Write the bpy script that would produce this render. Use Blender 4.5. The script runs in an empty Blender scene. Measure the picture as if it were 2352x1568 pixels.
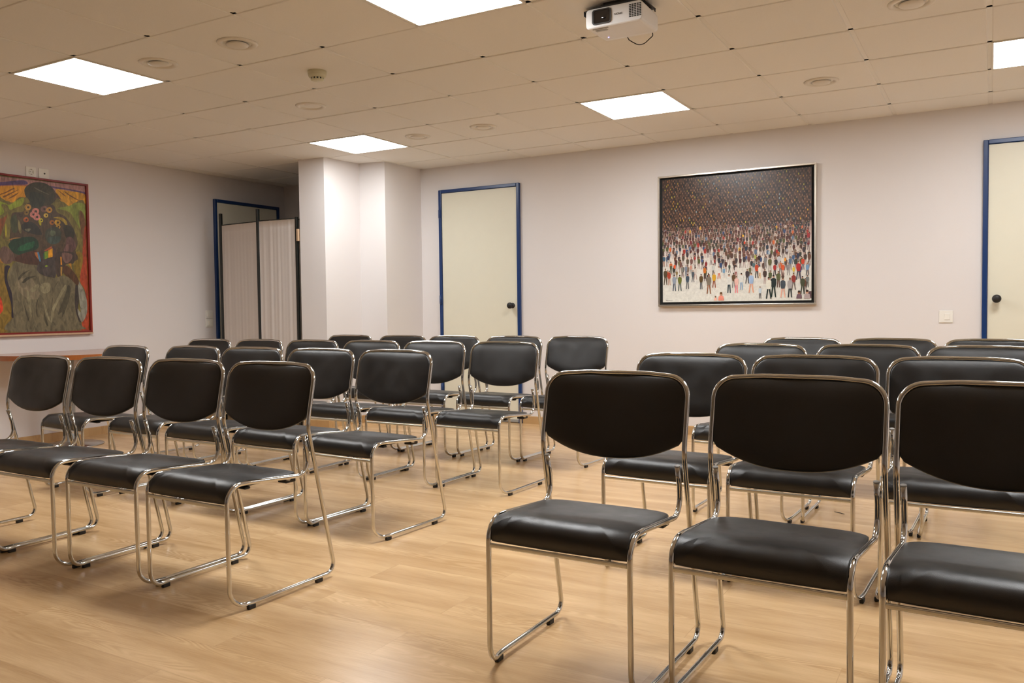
import bpy, bmesh, math, random
from mathutils import Vector, Matrix
C = bpy.context.scene.collection
PI = math.pi
H = 2.42                      # ceiling height
YB, XL = 3.371, -2.54         # picture wall and left wall
XR, YF = 6.2, -8.6            # unseen right and front walls

# ------------------------------------------------------------------ helpers
def lin(c):
    def f(v):
        v /= 255.0
        return v/12.92 if v <= .04045 else ((v+.055)/1.055)**2.4
    return (f(c[0]), f(c[1]), f(c[2]), 1)

def mesh_obj(name, verts, faces, mat=None, parent=None, smooth=False, loc=None):
    me = bpy.data.meshes.new(name); me.from_pydata([tuple(v) for v in verts], [], faces); me.update()
    o = bpy.data.objects.new(name, me); C.objects.link(o)
    if mat is not None:
        for m in (mat if isinstance(mat, (list, tuple)) else [mat]): me.materials.append(m)
    if smooth:
        for p in me.polygons: p.use_smooth = True
    if parent is not None: o.parent = parent
    if loc: o.location = loc
    return o

def bm_obj(name, bm, mat=None, parent=None, smooth=False, loc=None):
    bmesh.ops.recalc_face_normals(bm, faces=bm.faces)
    me = bpy.data.meshes.new(name); bm.to_mesh(me); bm.free()
    o = bpy.data.objects.new(name, me); C.objects.link(o)
    if mat is not None:
        for m in (mat if isinstance(mat, (list, tuple)) else [mat]): me.materials.append(m)
    if smooth:
        for p in me.polygons: p.use_smooth = True
    if parent is not None: o.parent = parent
    if loc: o.location = loc
    return o

def tag(o, label, cat, group=None):
    o['label'] = label; o['category'] = cat
    if group: o['group'] = group
    return o

def struct(o): o['kind'] = 'structure'; return o

def empty(name, loc, rz=0):
    o = bpy.data.objects.new(name, None); C.objects.link(o); o.location = loc; o.rotation_euler = (0, 0, rz)
    o.empty_display_size = .1
    return o

def box(bm, x0, x1, y0, y1, z0, z1, bev=0, seg=2, mi=0):
    r = bmesh.ops.create_cube(bm, size=1)
    vs = r['verts']
    for v in vs:
        v.co = Vector(((x0+x1)/2+v.co.x*(x1-x0), (y0+y1)/2+v.co.y*(y1-y0), (z0+z1)/2+v.co.z*(z1-z0)))
    fs = set(f for v in vs for f in v.link_faces)
    for f in fs: f.material_index = mi
    if bev > 0:
        es = set(e for f in fs for e in f.edges)
        bmesh.ops.bevel(bm, geom=list(es), offset=bev, segments=seg, profile=.5, affect='EDGES', material=-1)

def box_obj(name, b, mat, parent=None, bev=0, seg=2, smooth=False):
    bm = bmesh.new(); box(bm, *b, bev=bev, seg=seg)
    return bm_obj(name, bm, mat, parent, smooth)

def fillet(pts, seg=7):
    """polyline [(x,y,z,r)] -> points with rounded corners"""
    out = [Vector(pts[0][:3])]
    for i in range(1, len(pts)-1):
        a, b, c = Vector(pts[i-1][:3]), Vector(pts[i][:3]), Vector(pts[i+1][:3]); r = pts[i][3]
        d1 = (a-b).normalized(); d2 = (c-b).normalized()
        ang = d1.angle(d2)
        if r <= 0 or ang > PI-.01: out.append(b); continue
        t = min(r/math.tan(ang/2), (a-b).length*.66, (c-b).length*.66)
        rr = t*math.tan(ang/2)
        cen = b+(d1+d2).normalized()*(rr/math.sin(ang/2))
        p1 = b+d1*t-cen; p2 = b+d2*t-cen
        tot = p1.angle(p2); ax = p1.cross(p2).normalized()
        n = max(3, int(seg*tot/1.2)+1)
        for k in range(n+1): out.append(cen+Matrix.Rotation(tot*k/n, 3, ax) @ p1)
    out.append(Vector(pts[-1][:3]))
    return out

def tube(bm, pts, r, seg=12, cap=True, closed=False):
    n = len(pts); rings = []
    tang = []
    for i in range(n):
        if closed: t = pts[(i+1) % n]-pts[i-1]
        else: t = pts[min(i+1, n-1)]-pts[max(i-1, 0)]
        tang.append(t.normalized())
    up = Vector((0, 0, 1)) if abs(tang[0].z) < .9 else Vector((1, 0, 0))
    nrm = (up-tang[0]*up.dot(tang[0])).normalized()
    for i in range(n):
        if i: 
            nrm = (nrm-tang[i]*nrm.dot(tang[i])).normalized()
        b = tang[i].cross(nrm)
        rad = r[i] if isinstance(r, (list, tuple)) else r
        rings.append([bm.verts.new(pts[i]+(nrm*math.cos(2*PI*k/seg)+b*math.sin(2*PI*k/seg))*rad) for k in range(seg)])
    m = n if closed else n-1
    for i in range(m):
        A, B = rings[i], rings[(i+1) % n]
        for k in range(seg):
            f = bm.faces.new((A[k], A[(k+1) % seg], B[(k+1) % seg], B[k])); f.smooth = True
    if cap and not closed:
        bm.faces.new(rings[0][::-1]); bm.faces.new(rings[-1])

def lathe(bm, prof, seg=32, M=None):
    """profile [(r,z)] revolved about z"""
    rings = []
    for r, z in prof:
        if r < 1e-6: rings.append([bm.verts.new((0, 0, z))])
        else: rings.append([bm.verts.new((r*math.cos(2*PI*k/seg), r*math.sin(2*PI*k/seg), z)) for k in range(seg)])
    for A, B in zip(rings, rings[1:]):
        for k in range(seg):
            a = A[k % len(A)]; b = A[(k+1) % len(A)]; c = B[(k+1) % len(B)]; d = B[k % len(B)]
            q = []
            for v in (a, b, c, d):
                if v not in q: q.append(v)
            if len(q) > 2: bm.faces.new(q).smooth = True
    if M is not None:
        for R in rings:
            for v in R: v.co = M @ v.co

def smooth_closed(pts, n=4):
    """Catmull-Rom through closed list of 2-d points"""
    out = []; m = len(pts)
    for i in range(m):
        p0, p1, p2, p3 = pts[i-1], pts[i], pts[(i+1) % m], pts[(i+2) % m]
        for k in range(n):
            t = k/n
            out.append(tuple(.5*((2*p1[j])+(-p0[j]+p2[j])*t+(2*p0[j]-5*p1[j]+4*p2[j]-p3[j])*t*t+(-p0[j]+3*p1[j]-3*p2[j]+p3[j])*t**3) for j in (0, 1)))
    return out

# ------------------------------------------------------------------ materials
def nodes(name):
    m = bpy.data.materials.new(name); m.use_nodes = True
    nt = m.node_tree; return m, nt, nt.nodes['Principled BSDF']

def N(nt, t, **k):
    n = nt.nodes.new(t)
    for a, b in k.items(): setattr(n, a, b)
    return n

def principled(name, col, rough=.5, metal=0, spec=.5, noise=0, scale=60, bump=0, bscale=300, coat=0, detail=4, rvar=0):
    m, nt, p = nodes(name); L = nt.links
    p.inputs['Base Color'].default_value = (*col[:3], 1); p.inputs['Roughness'].default_value = rough
    p.inputs['Metallic'].default_value = metal; p.inputs['Specular IOR Level'].default_value = spec
    p.inputs['Coat Weight'].default_value = coat
    tc = N(nt, 'ShaderNodeTexCoord')
    if noise or rvar:
        n = N(nt, 'ShaderNodeTexNoise'); n.inputs['Scale'].default_value = scale; n.inputs['Detail'].default_value = detail
        L.new(tc.outputs['Object'], n.inputs['Vector'])
    if noise:
        mx = N(nt, 'ShaderNodeMix', data_type='RGBA')
        mx.inputs[6].default_value = (*[c*(1-noise) for c in col[:3]], 1); mx.inputs[7].default_value = (*[min(1, c*(1+noise)) for c in col[:3]], 1)
        L.new(n.outputs['Fac'], mx.inputs[0]); L.new(mx.outputs[2], p.inputs['Base Color'])
    if rvar:
        mr = N(nt, 'ShaderNodeMapRange'); mr.inputs[1].default_value = .35; mr.inputs[2].default_value = .65
        mr.inputs[3].default_value = rough-rvar; mr.inputs[4].default_value = rough+rvar
        L.new(n.outputs['Fac'], mr.inputs[0]); L.new(mr.outputs[0], p.inputs['Roughness'])
    if bump:
        n2 = N(nt, 'ShaderNodeTexNoise'); n2.inputs['Scale'].default_value = bscale; n2.inputs['Detail'].default_value = 3
        L.new(tc.outputs['Object'], n2.inputs['Vector'])
        b = N(nt, 'ShaderNodeBump'); b.inputs['Strength'].default_value = bump; b.inputs['Distance'].default_value = .002
        L.new(n2.outputs['Fac'], b.inputs['Height']); L.new(b.outputs[0], p.inputs['Normal'])
    return m

def emission(name, col, s):
    m = bpy.data.materials.new(name); m.use_nodes = True; nt = m.node_tree; nt.nodes.clear()
    e = nt.nodes.new('ShaderNodeEmission'); e.inputs[0].default_value = (*col, 1); e.inputs[1].default_value = s
    o = nt.nodes.new('ShaderNodeOutputMaterial'); nt.links.new(e.outputs[0], o.inputs[0]); return m

def attr_mat(name, rough=.5, spec=.4, bump=.15, var=.1, stroke=(40, 40, 40)):
    m, nt, p = nodes(name)
    a = N(nt, 'ShaderNodeAttribute', attribute_name='paint')
    t0 = N(nt, 'ShaderNodeTexCoord'); mp = N(nt, 'ShaderNodeMapping'); mp.inputs['Scale'].default_value = stroke; nt.links.new(t0.outputs['Object'], mp.inputs[0])
    n0 = N(nt, 'ShaderNodeTexNoise'); n0.inputs['Scale'].default_value = 1; n0.inputs['Detail'].default_value = 4; n0.inputs['Distortion'].default_value = 1.2; nt.links.new(mp.outputs[0], n0.inputs['Vector'])
    mr = N(nt, 'ShaderNodeMapRange'); mr.inputs[1].default_value = .3; mr.inputs[2].default_value = .7; mr.inputs[3].default_value = 1-var; mr.inputs[4].default_value = 1+var; nt.links.new(n0.outputs['Fac'], mr.inputs[0])
    vm = N(nt, 'ShaderNodeVectorMath', operation='SCALE'); nt.links.new(a.outputs['Color'], vm.inputs[0]); nt.links.new(mr.outputs[0], vm.inputs['Scale']); nt.links.new(vm.outputs[0], p.inputs['Base Color'])
    p.inputs['Roughness'].default_value = rough; p.inputs['Specular IOR Level'].default_value = spec
    tc = N(nt, 'ShaderNodeTexCoord'); n = N(nt, 'ShaderNodeTexNoise'); n.inputs['Scale'].default_value = 160
    nt.links.new(tc.outputs['Object'], n.inputs['Vector'])
    b = N(nt, 'ShaderNodeBump'); b.inputs['Strength'].default_value = bump; b.inputs['Distance'].default_value = .001
    nt.links.new(n.outputs['Fac'], b.inputs['Height']); nt.links.new(b.outputs[0], p.inputs['Normal'])
    return m

def oak(name, light, dark, length, width, rough, along_x=True, seams=True, amp=1.0):
    m, nt, p = nodes(name); L = nt.links
    tc = N(nt, 'ShaderNodeTexCoord')
    mp = N(nt, 'ShaderNodeMapping'); L.new(tc.outputs['Object'], mp.inputs[0])
    if not along_x: mp.inputs['Rotation'].default_value = (0, 0, PI/2)
    br = N(nt, 'ShaderNodeTexBrick'); br.offset = .37; br.offset_frequency = 2
    for i, v in (('Color1', (0, 0, 0, 1)), ('Color2', (1, 1, 1, 1)), ('Mortar', (.5, .5, .5, 1))): br.inputs[i].default_value = v
    br.inputs['Scale'].default_value = 1; br.inputs['Mortar Size'].default_value = .0009; br.inputs['Mortar Smooth'].default_value = .1
    br.inputs['Bias'].default_value = 0; br.inputs['Brick Width'].default_value = length; br.inputs['Row Height'].default_value = width
    L.new(mp.outputs[0], br.inputs['Vector'])
    bw = N(nt, 'ShaderNodeRGBToBW'); L.new(br.outputs['Color'], bw.inputs[0])
    # shift the grain by a random amount in every plank
    mul = N(nt, 'ShaderNodeMath', operation='MULTIPLY'); mul.inputs[1].default_value = 37.3; L.new(bw.outputs[0], mul.inputs[0])
    cb = N(nt, 'ShaderNodeCombineXYZ'); L.new(mul.outputs[0], cb.inputs[0]); L.new(mul.outputs[0], cb.inputs[2])
    add = N(nt, 'ShaderNodeVectorMath', operation='ADD'); L.new(mp.outputs[0], add.inputs[0]); L.new(cb.outputs[0], add.inputs[1])
    # broad tone
    m1 = N(nt, 'ShaderNodeMapping'); m1.inputs['Scale'].default_value = (1.1, 7, 1); L.new(add.outputs[0], m1.inputs[0])
    n1 = N(nt, 'ShaderNodeTexNoise'); n1.inputs['Scale'].default_value = 1.3; n1.inputs['Detail'].default_value = 5; n1.inputs['Roughness'].default_value = .55; L.new(m1.outputs[0], n1.inputs['Vector'])
    # cathedral rings: contours of a stretched noise
    m2 = N(nt, 'ShaderNodeMapping'); m2.inputs['Scale'].default_value = (1.0, 6.5, 1); L.new(add.outputs[0], m2.inputs[0])
    n2 = N(nt, 'ShaderNodeTexNoise'); n2.inputs['Scale'].default_value = 1.6; n2.inputs['Detail'].default_value = 1.5; n2.inputs['Distortion'].default_value = .25; L.new(m2.outputs[0], n2.inputs['Vector'])
    k2 = N(nt, 'ShaderNodeMath', operation='MULTIPLY'); k2.inputs[1].default_value = 120; L.new(n2.outputs['Fac'], k2.inputs[0])
    s2 = N(nt, 'ShaderNodeMath', operation='SINE'); L.new(k2.outputs[0], s2.inputs[0])
    # mask: rings only show in places
    m3 = N(nt, 'ShaderNodeMapping'); m3.inputs['Scale'].default_value = (1.2, 8, 1); m3.inputs['Location'].default_value = (7, 3, 1); L.new(add.outputs[0], m3.inputs[0])
    n3 = N(nt, 'ShaderNodeTexNoise'); n3.inputs['Scale'].default_value = 1.0; n3.inputs['Detail'].default_value = 2; L.new(m3.outputs[0], n3.inputs['Vector'])
    r3 = N(nt, 'ShaderNodeMapRange'); r3.inputs[1].default_value = .51; r3.inputs[2].default_value = .68; r3.inputs[3].default_value = 0; r3.inputs[4].default_value = .30*amp; L.new(n3.outputs['Fac'], r3.inputs[0])
    rr = N(nt, 'ShaderNodeMath', operation='MULTIPLY'); L.new(s2.outputs[0], rr.inputs[0]); L.new(r3.outputs[0], rr.inputs[1])
    # fine pores
    m4 = N(nt, 'ShaderNodeMapping'); m4.inputs['Scale'].default_value = (6, 150, 1); L.new(add.outputs[0], m4.inputs[0])
    n4 = N(nt, 'ShaderNodeTexNoise'); n4.inputs['Scale'].default_value = 2.0; n4.inputs['Detail'].default_value = 3; L.new(m4.outputs[0], n4.inputs['Vector'])
    p4 = N(nt, 'ShaderNodeMath', operation='MULTIPLY_ADD'); p4.inputs[1].default_value = .55*amp; p4.inputs[2].default_value = -.275*amp; L.new(n4.outputs['Fac'], p4.inputs[0])
    sm = N(nt, 'ShaderNodeMath', operation='MULTIPLY_ADD'); sm.inputs[1].default_value = 2.3; sm.inputs[2].default_value = -.65; L.new(n1.outputs['Fac'], sm.inputs[0])
    a1 = N(nt, 'ShaderNodeMath', operation='ADD'); L.new(sm.outputs[0], a1.inputs[0]); L.new(rr.outputs[0], a1.inputs[1])
    a2 = N(nt, 'ShaderNodeMath', operation='ADD'); L.new(a1.outputs[0], a2.inputs[0]); L.new(p4.outputs[0], a2.inputs[1])
    pk = N(nt, 'ShaderNodeMath', operation='MULTIPLY_ADD'); pk.inputs[1].default_value = .22; pk.inputs[2].default_value = -.11; L.new(bw.outputs[0], pk.inputs[0])
    a3 = N(nt, 'ShaderNodeMath', operation='ADD', use_clamp=True); L.new(a2.outputs[0], a3.inputs[0]); L.new(pk.outputs[0], a3.inputs[1])
    mx = N(nt, 'ShaderNodeMix', data_type='RGBA'); mx.inputs[6].default_value = (*light, 1); mx.inputs[7].default_value = (*dark, 1); L.new(a3.outputs[0], mx.inputs[0])
    if seams:
        m5 = N(nt, 'ShaderNodeMix', data_type='RGBA'); m5.inputs[7].default_value = (*[c*.72 for c in dark], 1)
        sf = N(nt, 'ShaderNodeMath', operation='MULTIPLY'); sf.inputs[1].default_value = .35; L.new(br.outputs['Fac'], sf.inputs[0])
        L.new(sf.outputs[0], m5.inputs[0]); L.new(mx.outputs[2], m5.inputs[6]); L.new(m5.outputs[2], p.inputs['Base Color'])
    else: L.new(mx.outputs[2], p.inputs['Base Color'])
    p.inputs['Roughness'].default_value = rough; p.inputs['Specular IOR Level'].default_value = .5
    bp = N(nt, 'ShaderNodeBump'); bp.inputs['Strength'].default_value = .12; bp.inputs['Distance'].default_value = .001
    L.new(n4.outputs['Fac'], bp.inputs['Height']); L.new(bp.outputs[0], p.inputs['Normal'])
    return m

M = {}
M['wall'] = principled('wall_paint', (.81, .772, .762), .62, noise=.012, scale=3, bump=.12, bscale=260, spec=.3)
M['tile'] = principled('ceiling_tile', (.88, .86, .82), .9, noise=.03, scale=220, bump=.5, bscale=420, spec=.2)
M['grid'] = principled('ceiling_rail', (.86, .84, .79), .5, noise=.02, scale=40, spec=.4)
M['floor'] = oak('oak_laminate', (.80, .54, .29), (.55, .335, .15), 1.285, .192, .25)
M['skirt'] = oak('oak_skirting', (.62, .40, .19), (.50, .30, .13), 4, .3, .35, seams=False)
M['desk_edge'] = oak('cherry_veneer', (.42, .13, .025), (.30, .085, .015), 4, 1, .35, seams=False)
M['desk_top'] = oak('cherry_top', (.46, .20, .08), (.36, .14, .05), 4, 1, .13, seams=False)
M['leather'] = principled('black_leatherette', (.008, .0078, .0080), .38, spec=.65, noise=.15, scale=14, bump=.22, bscale=700, rvar=.05)
M['chrome'] = principled('chrome', (.64, .645, .635), .07, metal=1, noise=.03, scale=20)
M['bar'] = principled('satin_nickel', (.74, .74, .68), .32, metal=1, noise=.04, scale=30)
M['rubber'] = principled('black_plastic', (.012, .011, .011), .5, noise=.1, scale=50)
M['door'] = principled('cream_laminate', (.80, .775, .64), .42, noise=.02, scale=12, spec=.45)
M['blue'] = principled('blue_enamel', (.007, .038, .155), .3, noise=.06, scale=25, bump=.08, bscale=60)
M['seal'] = principled('grey_metal', (.36, .36, .35), .4, noise=.05, scale=30)
M['white'] = principled('white_plastic', (.90, .88, .82), .35, noise=.01, scale=30)
M['valve'] = principled('white_enamel', (.78, .74, .66), .4, noise=.02, scale=30)
M['det'] = principled('ivory_plastic', (.60, .56, .38), .45, noise=.02, scale=30)
M['proj'] = principled('white_casing', (.80, .79, .78), .35, noise=.01, scale=30, bump=.05, bscale=800)
M['lens'] = principled('dark_glass', (.004, .004, .006), .05, spec=.8, noise=.1, scale=10)
M['dark'] = principled('dark_metal', (.03, .028, .026), .45, noise=.1, scale=40)
M['post'] = principled('black_painted_metal', (.012, .014, .012), .35, noise=.1, scale=40)
M['cloth'] = principled('white_cotton', (.70, .65, .62), .9, noise=.03, scale=90, bump=.25, bscale=500, spec=.1)
M['steel'] = principled('brushed_steel', (.55, .54, .53), .28, metal=1, noise=.06, scale=30)
M['silver'] = principled('silver_leaf', (.68, .62, .54), .3, metal=1, noise=.08, scale=60, bump=.1, bscale=90)
M['red'] = principled('red_lacquer', (.22, .012, .008), .35, noise=.08, scale=40)
M['orange'] = principled('orange_varnished_wood', (.62, .16, .05), .35, noise=.12, scale=40)
M['pine'] = principled('pale_wood', (.62, .42, .26), .4, noise=.1, scale=40)
M['black'] = principled('matt_black', (.008, .008, .008), .7, noise=.1, scale=40)
M['paint'] = attr_mat('oil_paint', .38, .5, .3, .42, (30, 34, 13))
M['paint_flat'] = attr_mat('acrylic_paint', .3, .5, .08)
M['bluelight'] = emission('blue_indicator', (.25, .25, 1.0), 4.0)
CROWD = [(2.919,1.62,0.047,(60,95,95),(95,90,88)),
(2.962,1.618,0.051,(225,120,80),(95,90,88)),
(2.512,1.576,0.048,(240,190,60),(95,90,88)),
(3.007,1.528,0.088,(165,55,60),(140,130,130)),
(2.524,1.518,0.053,(225,80,55),(95,90,88)),
(2.849,1.442,0.056,(190,190,195),(95,90,88)),
(2.773,1.431,0.066,(165,50,50),(95,90,88)),
(2.715,1.424,0.062,(180,195,205),(95,90,88)),
(2.122,1.408,0.055,(180,50,50),(95,90,88)),
(1.896,1.401,0.086,(60,60,80),(200,190,180)),
(2.538,1.397,0.058,(75,95,150),(95,90,88)),
(1.859,1.39,0.091,(70,100,120),(190,150,130)),
(2.607,1.39,0.072,(170,175,90),(95,90,88)),
(2.183,1.386,0.059,(75,95,150),(95,90,88)),
(2.931,1.378,0.089,(60,65,85),(70,70,80)),
(2.285,1.377,0.059,(160,45,45),(95,90,88)),
(2.638,1.374,0.086,(60,45,50),(90,70,70)),
(2.897,1.369,0.084,(70,100,140),(90,100,110)),
(2.835,1.367,0.061,(230,150,50),(60,90,80)),
(1.988,1.362,0.075,(120,110,80),(150,140,120)),
(2.215,1.345,0.079,(140,45,45),(120,45,45)),
(2.789,1.345,0.104,(200,200,205),(170,170,170)),
(2.685,1.344,0.1,(140,140,140),(140,140,140)),
(1.951,1.334,0.075,(235,90,40),(60,50,40)),
(2.967,1.325,0.098,(210,75,50),(110,110,120)),
(1.92,1.324,0.081,(90,95,70),(90,95,70)),
(2.088,1.319,0.08,(210,150,130),(95,90,88)),
(2.404,1.319,0.073,(80,90,80),(95,90,88)),
(2.595,1.318,0.086,(90,115,120),(200,200,200)),
(2.72,1.314,0.119,(105,100,65),(170,160,150)),
(2.047,1.301,0.095,(130,140,155),(90,100,120)),
(2.016,1.301,0.085,(140,140,130),(120,110,100)),
(2.273,1.299,0.098,(200,200,195),(110,100,90)),
(2.457,1.288,0.087,(225,215,210),(160,50,45)),
(2.757,1.287,0.095,(170,50,50),(40,30,35)),
(2.861,1.286,0.099,(150,145,145),(150,145,145)),
(2.819,1.283,0.099,(220,95,55),(230,200,190)),
(2.567,1.281,0.086,(115,110,80),(95,90,88)),
(1.969,1.28,0.075,(150,125,80),(150,140,120)),
(3.0,1.28,0.098,(120,160,200),(60,75,85)),
(2.359,1.279,0.088,(125,165,195),(220,215,210)),
(2.899,1.278,0.08,(225,195,80),(180,170,150)),
(2.203,1.276,0.104,(210,120,50),(90,70,60)),
(2.32,1.273,0.103,(225,220,215),(215,95,40)),
(2.126,1.273,0.104,(215,205,195),(190,160,150)),
(2.619,1.272,0.12,(200,80,50),(40,35,35)),
(2.643,1.267,0.105,(235,230,220),(225,190,150)),
(2.106,1.252,0.099,(80,90,100),(70,85,95)),
(2.935,1.251,0.145,(180,50,50),(80,80,95)),
(1.872,1.235,0.137,(90,75,55),(95,80,60)),
(1.904,1.232,0.121,(175,70,50),(190,150,130)),
(2.545,1.231,0.115,(70,60,65),(60,55,60)),
(2.28,1.203,0.125,(215,165,50),(150,75,50)),
(2.438,1.199,0.121,(100,75,50),(110,110,110)),
(2.06,1.198,0.125,(70,85,100),(90,90,90)),
(2.785,1.194,0.128,(95,100,65),(100,70,60)),
(2.174,1.193,0.126,(95,75,45),(90,95,100)),
(3.001,1.189,0.098,(120,125,125),(80,85,85)),
(1.995,1.184,0.133,(110,115,50),(60,80,80)),
(1.948,1.183,0.136,(150,160,175),(60,75,95)),
(2.499,1.181,0.135,(225,225,220),(150,180,210)),
(2.899,1.173,0.131,(150,60,55),(110,100,95)),
(2.401,1.159,0.151,(225,225,220),(40,60,70)),
(2.46,1.158,0.136,(235,190,180),(240,140,150)),
(2.576,1.158,0.158,(165,190,225),(235,170,140)),
(2.237,1.154,0.163,(130,120,105),(150,100,70)),
(2.965,1.139,0.14,(75,80,60),(60,65,55)),
(2.748,1.119,0.175,(40,50,50),(30,50,45)),
(2.819,1.115,0.156,(70,80,90),(235,180,160)),
(2.872,1.115,0.155,(170,165,165),(35,45,50)),
(2.645,1.11,0.096,(200,215,225),(90,90,95)),
(3.025,1.109,0.093,(95,75,80),None),
(2.711,1.108,0.171,(230,228,215),(30,45,45)),
(2.94,1.106,0.065,(120,95,105),None),
(2.999,1.105,0.07,(180,165,165),None),
(2.292,1.101,0.039,(245,190,170),None),
(2.337,1.1,0.071,(240,150,130),None)]
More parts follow.
